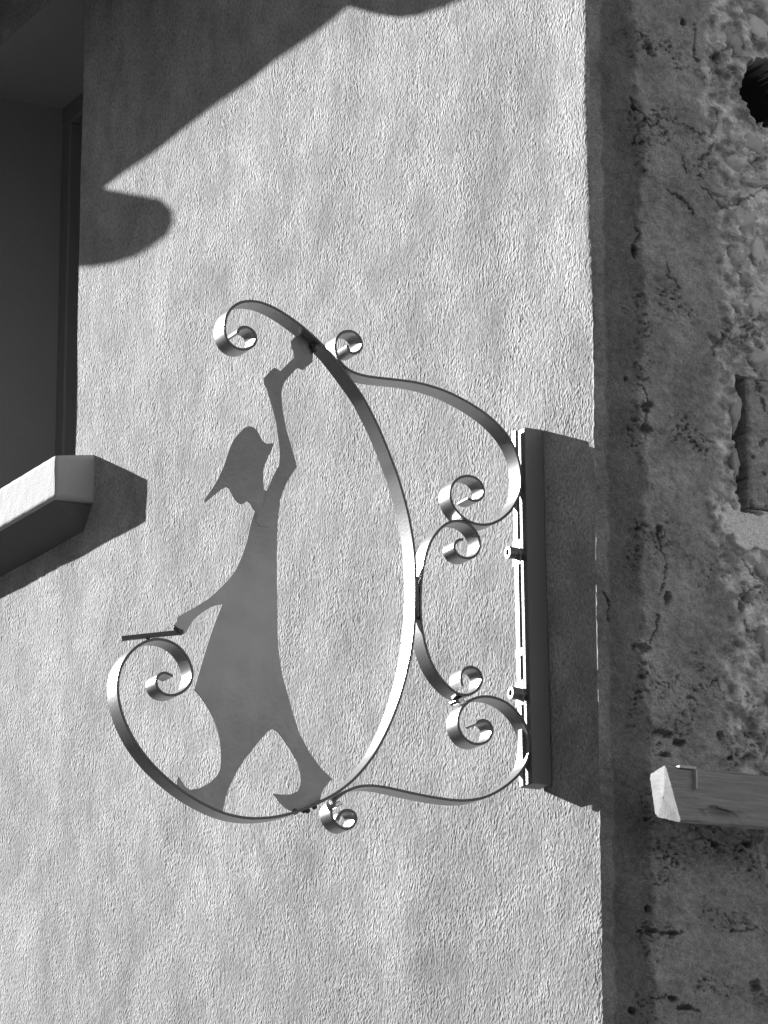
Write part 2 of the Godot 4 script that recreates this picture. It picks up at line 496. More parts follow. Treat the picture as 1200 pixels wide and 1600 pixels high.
func span(lo: float, hi: float, step: float, out := PackedFloat32Array()) -> PackedFloat32Array:
	var count := roundi((hi - lo) / step)
	for k in count + 1:
		if k == 0 and out.size():
			continue
		out.append(lerpf(lo, hi, float(k) / count))
	return out


# ---- the corner where the two walls meet: both sheets end on this uneven line ----

func corner_at(y: float) -> Vector3:
	return Vector3(0.001 + 0.0015 * n_edge.get_noise_1d(y * 4.0), y, CORNER + 0.0022 * n_edge.get_noise_1d(y * 1.3 + 40.0) + 0.0014 * n_edge.get_noise_1d(y * 9.0))


func _ready() -> void:
	rng.seed = 7
	# camera, sky, sun, exposure
	var cam := Camera3D.new()
	cam.name = "camera"
	add_child(cam)
	cam.position = Vector3(-2.9684, 1.6, 5.1447)
	cam.rotation = Vector3(deg_to_rad(14.4468), deg_to_rad(-27.5619), 0)
	cam.fov = 15.4437
	cam.near = 0.05
	cam.far = 400.0
	cam.current = true
	var we := WorldEnvironment.new()
	we.name = "world_environment"
	var env := Environment.new()
	env.background_mode = Environment.BG_SKY
	var sky_material := ProceduralSkyMaterial.new()
	sky_material.sky_top_color = grey(0.14)
	sky_material.sky_horizon_color = grey(0.30)
	sky_material.sky_curve = 0.12
	sky_material.ground_bottom_color = grey(0.05)
	sky_material.ground_horizon_color = grey(0.12)
	sky_material.sun_angle_max = 4.0
	env.sky = Sky.new()
	env.sky.sky_material = sky_material
	env.tonemap_mode = Environment.TONE_MAPPER_LINEAR
	env.tonemap_exposure = 2.35
	env.sdfgi_enabled = true
	env.ssao_enabled = true
	env.ssil_enabled = true
	we.environment = env
	add_child(we)
	var sun := DirectionalLight3D.new()
	sun.name = "sun"
	add_child(sun)
	sun.look_at_from_position(Vector3.ZERO, Vector3(1.0, -1.24, 3.2))
	sun.light_energy = 1.6
	sun.light_angular_distance = 0.5
	sun.shadow_enabled = true

	street()
	house()
	stone_wall()
	sign_bracket()
	beam()


func street() -> void:
	var g := obj("ground", box_mesh(Vector3(-60, -0.3, -60), Vector3(60, 0, 60)), bumped(plain(0.2, 0.9), 3, 1.2, 1.0))
	g.set_meta("kind", "structure")
	# unseen house added across the street to keep the sun off the paving
	var o := thing("added_shade_house", "unseen plain house added across the street to shade the paving", "house", Vector3(-4.6, 0, 0))
	obj("wall", box_mesh(Vector3(-5, 0, -18), Vector3(0, 6.3, 8)), bumped(plain(0.4, 0.95), 5, 1.5, 0.4), o)
	var st := new_st()
	hull_box(st, [Vector3(-5, 6.3, -18.2), Vector3(0.25, 6.3, -18.2), Vector3(-2.5, 7.3, -18.2), Vector3(-2.4, 7.3, -18.2), Vector3(-5, 6.3, 8.2), Vector3(0.25, 6.3, 8.2), Vector3(-2.5, 7.3, 8.2), Vector3(-2.4, 7.3, 8.2)])
	obj("roof", st.commit(), plain(0.2, 0.9), o)
	# unseen sunlit house added behind the camera to bounce light onto shaded faces
	var f := thing("added_fill_house", "unseen pale house added behind the camera to bounce sunlight", "house", Vector3(-1, 0, 15))
	obj("wall", box_mesh(Vector3(-11, 0, 0), Vector3(11, 7.5, 6)), bumped(plain(0.42, 0.95), 6, 1.5, 0.4), f)
	st = new_st()
	hull_box(st, [Vector3(-11.3, 7.5, -0.3), Vector3(11.3, 7.5, -0.3), Vector3(-11.3, 9.2, 2.9), Vector3(11.3, 9.2, 2.9), Vector3(-11.3, 7.5, 6.3), Vector3(11.3, 7.5, 6.3), Vector3(-11.3, 9.2, 3.0), Vector3(11.3, 9.2, 3.0)])
	obj("roof", st.commit(), plain(0.2, 0.9), f)


func plaster_maps() -> Array:
	# relief and colour of the trowelled plaster: short fibrous ridges, pits, smoother and rougher patches
	var side := 2048
	var raw := []
	for k in 4:
		var n: FastNoiseLite
		var w := side
		var h := side
		if k == 0:  # grain
			n = noise(31, 0.21, 3)
			n.fractal_gain = 0.8
			h = 1700
		elif k == 1:  # fibres
			n = noise(32, 0.105, 3)
			n.fractal_type = FastNoiseLite.FRACTAL_RIDGED
			n.fractal_gain = 0.6
			h = 1250
		elif k == 2:  # clouds
			n = noise(33, 0.011, 4)
		else:  # scratches
			n = noise(34, 0.03, 2)
			h = 1000
		n.domain_warp_enabled = true
		n.domain_warp_amplitude = [10.0, 26.0, 60.0, 30.0][k]
		n.domain_warp_frequency = [0.04, 0.014, 0.006, 0.02][k]
		n.domain_warp_fractal_octaves = 2
		var im := n.get_image(w, h, false, false, true)
		if h != side:
			im.resize(side, side, Image.INTERPOLATE_CUBIC)
		raw.append(im.get_data())
	var d0: PackedByteArray = raw[0]
	var d1: PackedByteArray = raw[1]
	var d2: PackedByteArray = raw[2]
	var d3: PackedByteArray = raw[3]
	var height := PackedByteArray()
	var color := PackedByteArray()
	height.resize(side * side)
	color.resize(side * side)
	for k in side * side:
		var cloud := d2[k]
		var rough := 90 + cloud  # 90 .. 345
		var v := (d0[k] * 130 + d1[k] * 110) >> 8
		var cut := absi(d3[k] - 128)
		if cut < 3 and cloud > 150:
			v -= 26
		v = 128 + (((v - 118) * rough) >> 8)
		height[k] = clampi(v, 0, 255)
		color[k] = clampi(214 + ((cloud - 128) >> 3) + ((v - 128) >> 1) + ((d0[k] - 128) >> 2), 70, 255)
	return [ImageTexture.create_from_image(Image.create_from_data(side, side, false, Image.FORMAT_L8, height)), ImageTexture.create_from_image(Image.create_from_data(side, side, false, Image.FORMAT_L8, color))]


func rough_block(p: Array, step: float, amp: float, seed_value: int, freq := 30.0) -> ArrayMesh:
	# a block between eight corners (index bits x, y, z) whose faces and edges are uneven and slightly worn
	var nx := noise(seed_value, freq, 3)
	var mid := Vector3.ZERO
	for q in p:
		mid += q / 8.0
	var st := new_st()
	st.set_smooth_group(0)
	for f in [[0, 4, 6, 2], [1, 3, 7, 5], [0, 1, 5, 4], [2, 6, 7, 3], [0, 2, 3, 1], [4, 5, 7, 6]]:
		var a: Vector3 = p[f[0]]
		var b: Vector3 = p[f[1]]
		var c: Vector3 = p[f[2]]
		var d: Vector3 = p[f[3]]
		var nu := clampi(roundi(a.distance_to(b) / step), 2, 160)
		var nv := clampi(roundi(a.distance_to(d) / step), 2, 160)
		var grid := []
		for j in nv + 1:
			for i in nu + 1:
				var u := float(i) / nu
				var v := float(j) / nv
				var q := a.lerp(b, u).lerp(d.lerp(c, u), v)
				var edges := 0
				var worn := 1.0
				if minf(u, 1.0 - u) < 0.001:
					edges += 1
				if minf(v, 1.0 - v) < 0.001:
					edges += 1
				if edges:
					worn = 2.6
				var g := nx.get_noise_3dv(q)
				var shift := Vector3(nx.get_noise_3dv(q + Vector3(9, 0, 0)), nx.get_noise_3dv(q + Vector3(0, 9, 0)), nx.get_noise_3dv(q + Vector3(0, 0, 9))) * amp
				q += shift + (mid - q).normalized() * amp * (worn - 1.0) * (0.6 + 0.8 * maxf(g, -0.5))
				grid.append(q)
		var w := nu + 1
		for j in nv:
			for i in nu:
				var o := j * w + i
				for k in [o, o + 1, o + w + 1, o, o + w + 1, o + w]:
					st.add_vertex(grid[k])
	st.index()
	st.generate_normals()
	return st.commit()


func house() -> void:
	var h := thing("plastered_house", "sunlit house front of rough pale plaster with the deep window at its left", "house")
	var slow := noise(21, 1.0)
	var mid := noise(22, 1.0, 2)
	var fine := noise(23, 1.0, 2)
	var streak := noise(24, 1.0, 3)
	var patch := noise(25, 1.0, 3)
	var place := func(z: float, y: float) -> Vector3:
		var near_hole := 1.0
		if y > WIN_LOW - 0.02 and y < WIN_TOP + 0.02 and z < WIN_NEAR + 0.02:
			near_hole = 0.25
		var x := -0.0019 * slow.get_noise_2d(z * 3.0, y * 2.8) - 0.0003 * mid.get_noise_2d(z * 8.0, y * 7.0) - near_hole * 0.00016 * fine.get_noise_2d(z * 75.0, y * 60.0)
		var near_corner := smoothstep(0.16, 0.0, CORNER - z)
		x += near_corner * (0.0055 * smoothstep(2.35, 2.7, y) * smoothstep(3.6, 3.25, y) - 0.003 * smoothstep(3.2, 3.5, y))
		var lip := smoothstep(0.010, 0.0, CORNER - z)
		if lip > 0.0:
			return Vector3(x, y, z).lerp(corner_at(y), lip * lip)
		return Vector3(x, y, z)
	var tone := func(z: float, y: float) -> float:
		var t := 0.565 * (1.0 + 0.17 * streak.get_noise_2d(z * 4.0, y * 2.4) + 0.15 * patch.get_noise_2d(z * 15.0, y * 11.0) )
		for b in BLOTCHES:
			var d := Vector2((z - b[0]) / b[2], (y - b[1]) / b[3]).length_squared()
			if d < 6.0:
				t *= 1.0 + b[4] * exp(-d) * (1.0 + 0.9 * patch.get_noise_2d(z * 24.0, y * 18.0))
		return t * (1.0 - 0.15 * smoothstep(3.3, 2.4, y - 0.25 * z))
	var hole := func(z: float, y: float) -> bool:
		return z < WIN_NEAR and y > WIN_LOW and y < WIN_TOP
	var zs := span(WIN_NEAR, CORNER, 0.0052, span(WIN_FAR, WIN_NEAR, 0.009))
	var ys := span(WIN_TOP, 5.0, 0.008, span(WIN_LOW, WIN_TOP, 0.005, span(2.15, WIN_LOW, 0.005)))
	var plaster := StandardMaterial3D.new()
	plaster.vertex_color_use_as_albedo = true
	plaster.roughness = 0.95
	plaster.metallic_specular = 0.25
	var maps := plaster_maps()
	plaster.albedo_texture = maps[1]
	plaster.albedo_color = Color(1, 1, 1)
	plaster.heightmap_enabled = true
	plaster.heightmap_texture = maps[0]
	plaster.heightmap_scale = 0.5
	plaster.uv1_scale = Vector3(1.0 / 2.95, 1.0 / 2.95, 1)
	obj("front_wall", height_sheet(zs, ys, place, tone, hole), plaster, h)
	# the rest of the front, beyond the finely built stretch
	var flat: StandardMaterial3D = plaster.duplicate()
	flat.vertex_color_use_as_albedo = false
	flat.albedo_color = grey(0.54)
	flat.uv1_triplanar = true
	flat.uv1_scale = Vector3.ONE / 2.95
	var st := new_st()
	box(st, Vector3(0.004, 0, WIN_FAR), Vector3(0.3, 2.15, CORNER - 0.03))
	box(st, Vector3(0.004, 0, -9), Vector3(0.3, 5.0, WIN_FAR - 0.004))
	obj("lower_wall", st.commit(), flat, h)
	st = new_st()
	box(st, Vector3(0.42, 0, -9), Vector3(5.0, 5.2, CORNER - 1.2))
	box(st, Vector3(0.02, 2.15, WIN_NEAR + 0.004), Vector3(0.42, 4.9, CORNER - 1.2))
	box(st, Vector3(0.012, 4.9, WIN_NEAR + 0.01), Vector3(5.0, 4.95, CORNER - 0.06))
	box(st, Vector3(0.02, 4.80, -9), Vector3(0.42, 5.2, WIN_NEAR + 0.004))
	obj("inner_wall", st.commit(), plain(0.3, 0.95), h)
	# the window recess: far jamb, lintel face, back panel and its frame
	var smooth := bumped(plain(0.30, 0.9), 34, 4.0, 0.06)
	st = new_st()
	quad(st, Vector3(0, WIN_TOP, WIN_FAR), Vector3(0.42, WIN_TOP, WIN_FAR), Vector3(0.42, WIN_LOW, WIN_FAR), Vector3(0, WIN_LOW, WIN_FAR))
	quad(st, Vector3(0.42, WIN_TOP, WIN_NEAR), Vector3(0, WIN_TOP, WIN_NEAR), Vector3(0, WIN_LOW, WIN_NEAR), Vector3(0.42, WIN_LOW, WIN_NEAR))
	quad(st, Vector3(0, WIN_TOP, WIN_NEAR), Vector3(0.42, WIN_TOP, WIN_NEAR), Vector3(0.42, WIN_TOP, WIN_FAR), Vector3(0, WIN_TOP, WIN_FAR))
	quad(st, Vector3(0.42, WIN_LOW, WIN_NEAR), Vector3(0, WIN_LOW, WIN_NEAR), Vector3(0, WIN_LOW, WIN_FAR), Vector3(0.42, WIN_LOW, WIN_FAR))
	obj("window_reveal", st.commit(), smooth, h)
	var wood := bumped(plain(0.2, 0.6), 35, 6.0, 0.05, 3, Vector3(3, 0.3, 3))
	var win := obj("window", box_mesh(Vector3(WIN_DEEP + 0.02, WIN_LOW, WIN_FAR), Vector3(WIN_DEEP + 0.05, WIN_TOP, WIN_NEAR)), wood, h)
	st = new_st()
	box(st, Vector3(WIN_DEEP - 0.02, WIN_LOW, WIN_FAR), Vector3(WIN_DEEP + 0.02, WIN_TOP - 0.05, WIN_FAR + 0.05), 0.004)
	box(st, Vector3(WIN_DEEP - 0.02, WIN_TOP - 0.05, WIN_FAR), Vector3(WIN_DEEP + 0.02, WIN_TOP, WIN_NEAR), 0.004)
	box(st, Vector3(WIN_DEEP - 0.02, WIN_LOW, WIN_NEAR - 0.05), Vector3(WIN_DEEP + 0.02, WIN_TOP - 0.05, WIN_NEAR), 0.004)
	obj("frame", st.commit(), wood, win)
	# the white sill and the sloping moulding under it
	var white := bumped(plain(0.52, 0.85), 36, 4.0, 0.09, 4)
	var z0 := WIN_FAR - 0.12
	var z1 := -1.8413
	var sill_mesh := rough_block([
		Vector3(-0.0850, 3.573, z0), Vector3(0.02, 3.568, z0), Vector3(-0.0870, 3.660, z0), Vector3(0.02, 3.675, z0),
		Vector3(-0.0850, 3.573, z1), Vector3(0.02, 3.568, z1), Vector3(-0.0870, 3.660, z1), Vector3(0.02, 3.675, z1)], 0.009, 0.0009, 37)
	var sill := obj("window_sill", sill_mesh, white, h)
	st = new_st()
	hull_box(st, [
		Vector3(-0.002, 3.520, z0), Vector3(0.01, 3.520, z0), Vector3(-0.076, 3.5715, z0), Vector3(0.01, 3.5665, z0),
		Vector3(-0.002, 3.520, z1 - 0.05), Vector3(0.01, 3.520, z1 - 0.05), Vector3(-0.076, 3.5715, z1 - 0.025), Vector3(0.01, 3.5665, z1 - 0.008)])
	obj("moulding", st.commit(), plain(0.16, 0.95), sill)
	roof_eave(h)


func roof_eave(h: Node3D) -> void:
	# overhanging roof: timber brackets with rounded noses, deck boards, a row of clay tiles
	var timber := bumped(plain(0.2, 0.8), 41, 4.0, 0.1, 3, Vector3(0.3, 2, 2))
	var deck := new_st()
	hull_box(deck, [
		Vector3(-0.42, 4.7704, -9), Vector3(0.6, 5.22, -9), Vector3(-0.42, 4.80, -9), Vector3(0.6, 5.25, -9),
		Vector3(-0.42, 4.7704, 0.25), Vector3(0.6, 5.22, 0.25), Vector3(-0.42, 4.80, 0.25), Vector3(0.6, 5.25, 0.25)])
	var roof := obj("roof", deck.commit(), timber, h)
	var profile := PackedVector2Array()
	var low := 4.605
	for p in [[0.05, 4.775], [-0.515, 4.775], [-0.536, 4.755], [-0.538, 4.728], [-0.53, 4.702], [-0.51, 4.678], [-0.48, 4.656], [-0.44, 4.636], [-0.39, 4.617], [-0.33, 4.605], [-0.25, 4.6], [0.05, 4.6]]:
		profile.append(Vector2(p[0], p[1]))
	var flat := []
	for p in profile:
		flat.append_array([p.x * 10000.0, p.y * 10000.0])
	var m := plate(flat, -0.05, 0.05)
	var thin := []  # a bracket cut shallower, with a drop at its nose
	for p in [[0.05, 4.775], [-0.47, 4.775], [-0.492, 4.755], [-0.494, 4.735], [-0.486, 4.712], [-0.468, 4.686], [-0.4356, 4.658], [-0.41, 4.643], [-0.387, 4.637], [-0.36, 4.64], [-0.33, 4.652], [-0.30, 4.662], [0.05, 4.662]]:
		thin.append_array([p[0] * 10000.0, p[1] * 10000.0])
	var worn_end := plate(thin, -0.05, 0.05)
	for z in [-0.09, -1.67, -3.225, -4.75, -6.25, -7.75]:
		var r := obj("bracket", m, timber, roof)
		r.position = Vector3(0, 0.0, z)
		if z == -1.67:
			r.mesh = worn_end
	var clay := bumped(plain(0.22, 0.9), 42, 5.0, 0.1)
	for k in 40:
		var t := new_st()
		var z := 0.14 - 0.21 * k
		for s in 8:
			var a0 := PI * s / 8
			var a1 := PI * (s + 1) / 8
			var p0 := Vector3(0, sin(a0) * 0.075, cos(a0) * 0.1)
			var p1 := Vector3(0, sin(a1) * 0.075, cos(a1) * 0.1)
			quad(t, Vector3(-0.425, 4.805, z) + p0, Vector3(0.6, 5.257, z) + p0, Vector3(0.6, 5.257, z) + p1, Vector3(-0.425, 4.805, z) + p1)
			quad(t, Vector3(-0.425, 4.805, z) + p1 * 0.85, Vector3(0.6, 5.257, z) + p1 * 0.85, Vector3(0.6, 5.257, z) + p0 * 0.85, Vector3(-0.425, 4.805, z) + p0 * 0.85)
			quad(t, Vector3(-0.425, 4.805, z) + p0, Vector3(-0.425, 4.805, z) + p1, Vector3(-0.425, 4.805, z) + p1 * 0.85, Vector3(-0.425, 4.805, z) + p0 * 0.85)
		obj("tile", t.commit(), clay, roof)


func to_line(p: Vector2, line: Array) -> float:
	var best := 1.0
	for k in line.size() - 1:
		best = minf(best, p.distance_squared_to(Geometry2D.get_closest_point_to_segment(p, line[k], line[k + 1])))
	return sqrt(best)


func stone_wall() -> void:
	var w := thing("rubble_wall", "dark shaded stone wall with patchy old render right of the sunlit plaster", "wall")
	var big := noise(51, 1.0, 2)
	var rough := noise(52, 1.0, 4)
	var pits := noise(53, 1.0, 3)
	var where := noise(54, 1.0, 2)
	var rubble := noise(55, 1.0, 1, FastNoiseLite.TYPE_CELLULAR)
	rubble.cellular_return_type = FastNoiseLite.RETURN_DISTANCE2_SUB
	rubble.cellular_jitter = 1.0
	var tint := noise(56, 1.0, 4)
	var boxes := []
	for line in CRACKS:
		var r := Rect2(line[0], Vector2.ZERO)
		for p in line:
			r = r.expand(p)
		boxes.append(r.grow(0.008))
	var crack := func(x: float, y: float) -> float:
		var best := 1.0
		var p := Vector2(x + 0.005 * pits.get_noise_2d(x * 90.0, y * 90.0), y + 0.005 * pits.get_noise_2d(y * 90.0, x * 90.0 + 9.0))
		for k in CRACKS.size():
			if boxes[k].has_point(p):
				best = minf(best, to_line(p, CRACKS[k]))
		return best
	# how much of each finish there is at a point: smooth band by the corner, render, bare rubble
	var band_to := func(y: float) -> float:
		return 0.088 + 0.016 * where.get_noise_1d(y * 5.0) + 0.008 * where.get_noise_1d(y * 22.0)
	var bare := func(x: float, y: float) -> float:
		var edge := 0.235 + 0.03 * where.get_noise_1d(y * 4.0 + 70.0) + 0.014 * where.get_noise_1d(y * 19.0)
		if y < 2.75:
			edge += 0.10 * smoothstep(2.75, 2.45, y)
		return smoothstep(-0.012, 0.012, x - edge)
	var slot := func(x: float, y: float) -> float:  # the deep upright opening beside the squared stone
		var left := 0.268 + 0.006 * where.get_noise_1d(y * 26.0 + 5.0) - 0.006 * smoothstep(0.05, 0.0, absf(y - 3.26))
		return smoothstep(-0.002, 0.002, x - left) * smoothstep(0.293, 0.290, x) * smoothstep(3.118, 3.124, y + 0.02 * (x - 0.28)) * smoothstep(3.3515, 3.3475, y)
	var hollow := func(x: float, y: float) -> float:
		var d := Vector2((x - 0.345) / 0.050, (y - 3.853) / 0.062).length() + 0.22 * where.get_noise_2d(x * 45.0, y * 45.0)
		return smoothstep(1.0, 0.86, d)
	var pale := func(x: float, y: float) -> float:  # fresh mortar under the squared stone
		var d := Vector2((x - 0.30) / 0.085, (y - 3.088 + 0.25 * (x - 0.3)) / 0.034).length() + 0.35 * where.get_noise_2d(x * 30.0, y * 30.0)
		return smoothstep(1.0, 0.9, d)
	var seam := func(x: float, y: float) -> float:  # where the old render has broken up
		var m: float = 0.9 * exp(-pow((x - band_to.call(y)) / 0.018, 2.0))
		for row in [[2.335, 0.03], [2.44, 0.025], [2.56, 0.05], [2.74, 0.05], [2.81, 0.035], [3.01, 0.045], [3.22, 0.04], [3.44, 0.045], [3.74, 0.05], [3.89, 0.03]]:
			m = maxf(m, exp(-pow((y - row[0] - 0.05 * where.get_noise_1d(x * 9.0 + row[0])) / row[1], 2.0)))
		return clampf(m + 0.9 * where.get_noise_2d(x * 11.0 + 3.0, y * 9.0) - 0.46, 0.0, 1.0) * smoothstep(0.045, 0.075, x)
	var pit := func(x: float, y: float) -> float:
		var m: float = seam.call(x, y)
		if m < 0.02:
			return 0.0
		var vein := absf(pits.get_noise_2d(x * 34.0, y * 48.0))
		var hole := pits.get_noise_2d(x * 90.0 + 20.0, y * 110.0)
		return clampf(smoothstep(0.16, 0.02, vein) * smoothstep(-0.15, 0.25, hole) * m * 1.3, 0.0, 1.0)
	var deep := func(x: float, y: float) -> float:  # single holes in the render
		var best := 0.0
		for o in HOLES:
			if absf(x - o[0]) < o[2] * 1.8 and absf(y - o[1]) < o[3] * 1.8:
				var d := Vector2((x - o[0]) / o[2], (y - o[1]) / o[3]).length() + 0.55 * pits.get_noise_2d(x * 120.0, y * 120.0)
				best = maxf(best, smoothstep(1.15, 0.6, d))
		return best
	var place := func(x: float, y: float) -> Vector3:
		if x <= 0.0:
			return corner_at(y)
		var z := CORNER + 0.005 * big.get_noise_2d(x * 6.0, y * 4.0)
		var past: float = smoothstep(-0.005, 0.005, x - band_to.call(y) - 0.006 * rough.get_noise_2d(x * 40.0, y * 40.0))
		var b: float = bare.call(x, y)
		var m: float = seam.call(x, y)
		z += past * 0.006 - smoothstep(0.020, 0.027, x + 0.005 * where.get_noise_1d(y * 15.0)) * 0.0035
		var r := rough.get_noise_2d(x * 22.0, y * 26.0)
		z += (0.0012 + 0.0050 * past) * r + (0.0007 + 0.0026 * m) * rough.get_noise_2d(x * 85.0, y * 95.0)
		if b > 0.0:
			var stones := clampf(rubble.get_noise_2d(x * 15.0 + 0.5 * r, y * 19.0 + 0.5 * r) + 1.0, 0.0, 0.6) / 0.6
			z += b * (0.007 * stones - 0.005 + 0.010 * r)
		z -= smoothstep(0.284, 0.292, x) * smoothstep(3.126, 3.132, y) * smoothstep(3.352, 3.346, y) * 0.016
		z -= 0.02 * smoothstep(0.0032, 0.001, absf(y - 3.124 + 0.09 * (x - 0.28))) * smoothstep(0.262, 0.27, x)
		var s: float = slot.call(x, y)
		if s > 0.0:
			return Vector3(x, y, lerpf(z, CORNER - 0.075, s))
		z -= 0.0075 * pit.call(x, y) + 0.018 * deep.call(x, y)
		z -= 0.007 * smoothstep(0.0019, 0.0003, crack.call(x, y))
		var p: float = pale.call(x, y)
		if p > 0.0:
			z = lerpf(z, CORNER + 0.010 + 0.004 * r, p)
		z -= 0.09 * hollow.call(x, y)
		var lip := smoothstep(0.006, 0.0, x)
		return Vector3(x, y, z).lerp(corner_at(y), lip)
	var tone := func(x: float, y: float) -> float:
		var past: float = smoothstep(-0.008, 0.008, x - band_to.call(y))
		var t := 0.17 + 0.16 * past + 0.08 * smoothstep(0.03, 0.022, x + 0.006 * where.get_noise_1d(y * 15.0))
		t += 0.26 * bare.call(x, y) * clampf(0.6 + tint.get_noise_2d(x * 26.0, y * 30.0) * 1.8, 0.0, 1.6)
		t *= 1.0 + 0.42 * tint.get_noise_2d(x * 9.0, y * 7.0) + 0.3 * tint.get_noise_2d(x * 60.0 + 4.0, y * 60.0)
		t += 0.16 * smoothstep(0.24, 0.31, x) * (smoothstep(3.36, 3.5, y) * smoothstep(3.85, 3.7, y) + smoothstep(2.8, 2.95, y) * smoothstep(3.16, 3.05, y)) * (1.0 + 1.2 * tint.get_noise_2d(x * 30.0, y * 30.0))
		t = lerpf(t, 0.86, pale.call(x, y) * 0.9)
		t *= 1.0 - 0.7 * pit.call(x, y)
		t *= 1.0 - 0.5 * smoothstep(0.0026, 0.0006, crack.call(x, y))
		return clampf(t * 1.16, 0.05, 1.0)
	var xs := span(0.0, 0.46, 0.0018)
	var ys := span(2.20, 4.12, 0.0018)
	var mat := StandardMaterial3D.new()
	mat.vertex_color_use_as_albedo = true
	mat.roughness = 0.95
	mat.metallic_specular = 0.2
	var t := NoiseTexture2D.new()
	t.width = 1024
	t.height = 1024
	t.seamless = true
	t.noise = noise(57, 0.05, 4)
	mat.heightmap_enabled = true
	mat.heightmap_texture = t
	mat.heightmap_scale = 0.2
	var speck := noise(59, 0.11, 4)
	speck.fractal_gain = 0.65
	var specks := speck.get_image(1024, 1024, false, false, true)
	var spots := specks.get_data()
	for k in spots.size():
		spots[k] = clampi(225 + (((spots[k] - 128) * 110) >> 8), 0, 255)
	mat.albedo_texture = ImageTexture.create_from_image(Image.create_from_data(1024, 1024, false, Image.FORMAT_L8, spots))
	mat.uv1_triplanar = true
	mat.uv1_scale = Vector3(1.9, 1.9, 1.9)
	var never := func(_x: float, _y: float) -> bool: return false
	var open := func(x: float, y: float) -> bool: return hollow.call(x, y) > 0.4
	obj("wall_face", height_sheet(xs, ys, place, tone, open), mat, w)
	var flat: StandardMaterial3D = mat.duplicate()
	flat.vertex_color_use_as_albedo = false
	flat.albedo_color = grey(0.42)
	flat.heightmap_scale = 0.8
	var st := new_st()
	box(st, Vector3(0.46, 0, CORNER - 0.05), Vector3(5, 5.2, CORNER))
	box(st, Vector3(0.003, 0, CORNER - 0.2), Vector3(0.46, 2.20, CORNER))
	box(st, Vector3(0.003, 4.12, CORNER - 0.2), Vector3(0.46, 5.2, CORNER))
	obj("outer_wall", st.commit(), flat, w)
	# stones that stand out of the rubble
	var bits := []
	for k in 6:
		bits.append(lump(60 + k, 0.35))
	var tones := []
	for v in [0.36, 0.46, 0.58, 0.42]:
		tones.append(bumped(plain(v, 0.95), 70 + tones.size(), 0.35, 0.06, 4))
	for k in STONES.size():
		var s: Array = STONES[k]
		var o := obj("stone", bits[k % 6], tones[k % 4], w)
		o.position = Vector3(s[0], s[1], CORNER - 0.006)
		o.scale = Vector3(s[2] * 1.1, s[3] * 1.1, 0.017)
		o.rotation.z = rng.randf_range(-0.15, 0.15)
	# the squared stone beside the upright opening
	var cut := func(x: float, y: float) -> Vector3:
		var edge := minf(minf(x - 0.289, 0.455 - x), minf(y - 3.130, 3.351 - y))
		var z := CORNER + 0.002 - 0.008 * smoothstep(0.007, 0.0, edge + 0.003 * rough.get_noise_2d(x * 50.0, y * 50.0))
		z += 0.0032 * rough.get_noise_2d(x * 30.0 + 7.0, y * 60.0) - 0.006 * smoothstep(0.35, 0.6, pits.get_noise_2d(x * 30.0 + 3.0, y * 30.0))
		return Vector3(x, y, CORNER - 0.07 if edge < 0.0005 else z)
	var cut_tone := func(x: float, y: float) -> float:
		var shade := 0.42 * (1.0 + 0.35 * tint.get_noise_2d(x * 14.0, y * 30.0) + 0.25 * tint.get_noise_2d(x * 50.0, y * 90.0))
		return shade * (1.0 - 0.5 * smoothstep(0.3, 0.55, pits.get_noise_2d(x * 30.0 + 3.0, y * 30.0)))
	obj("squared_stone", height_sheet(span(0.2889, 0.455, 0.0017), span(3.1299, 3.351, 0.0019), cut, cut_tone, never), mat, w)


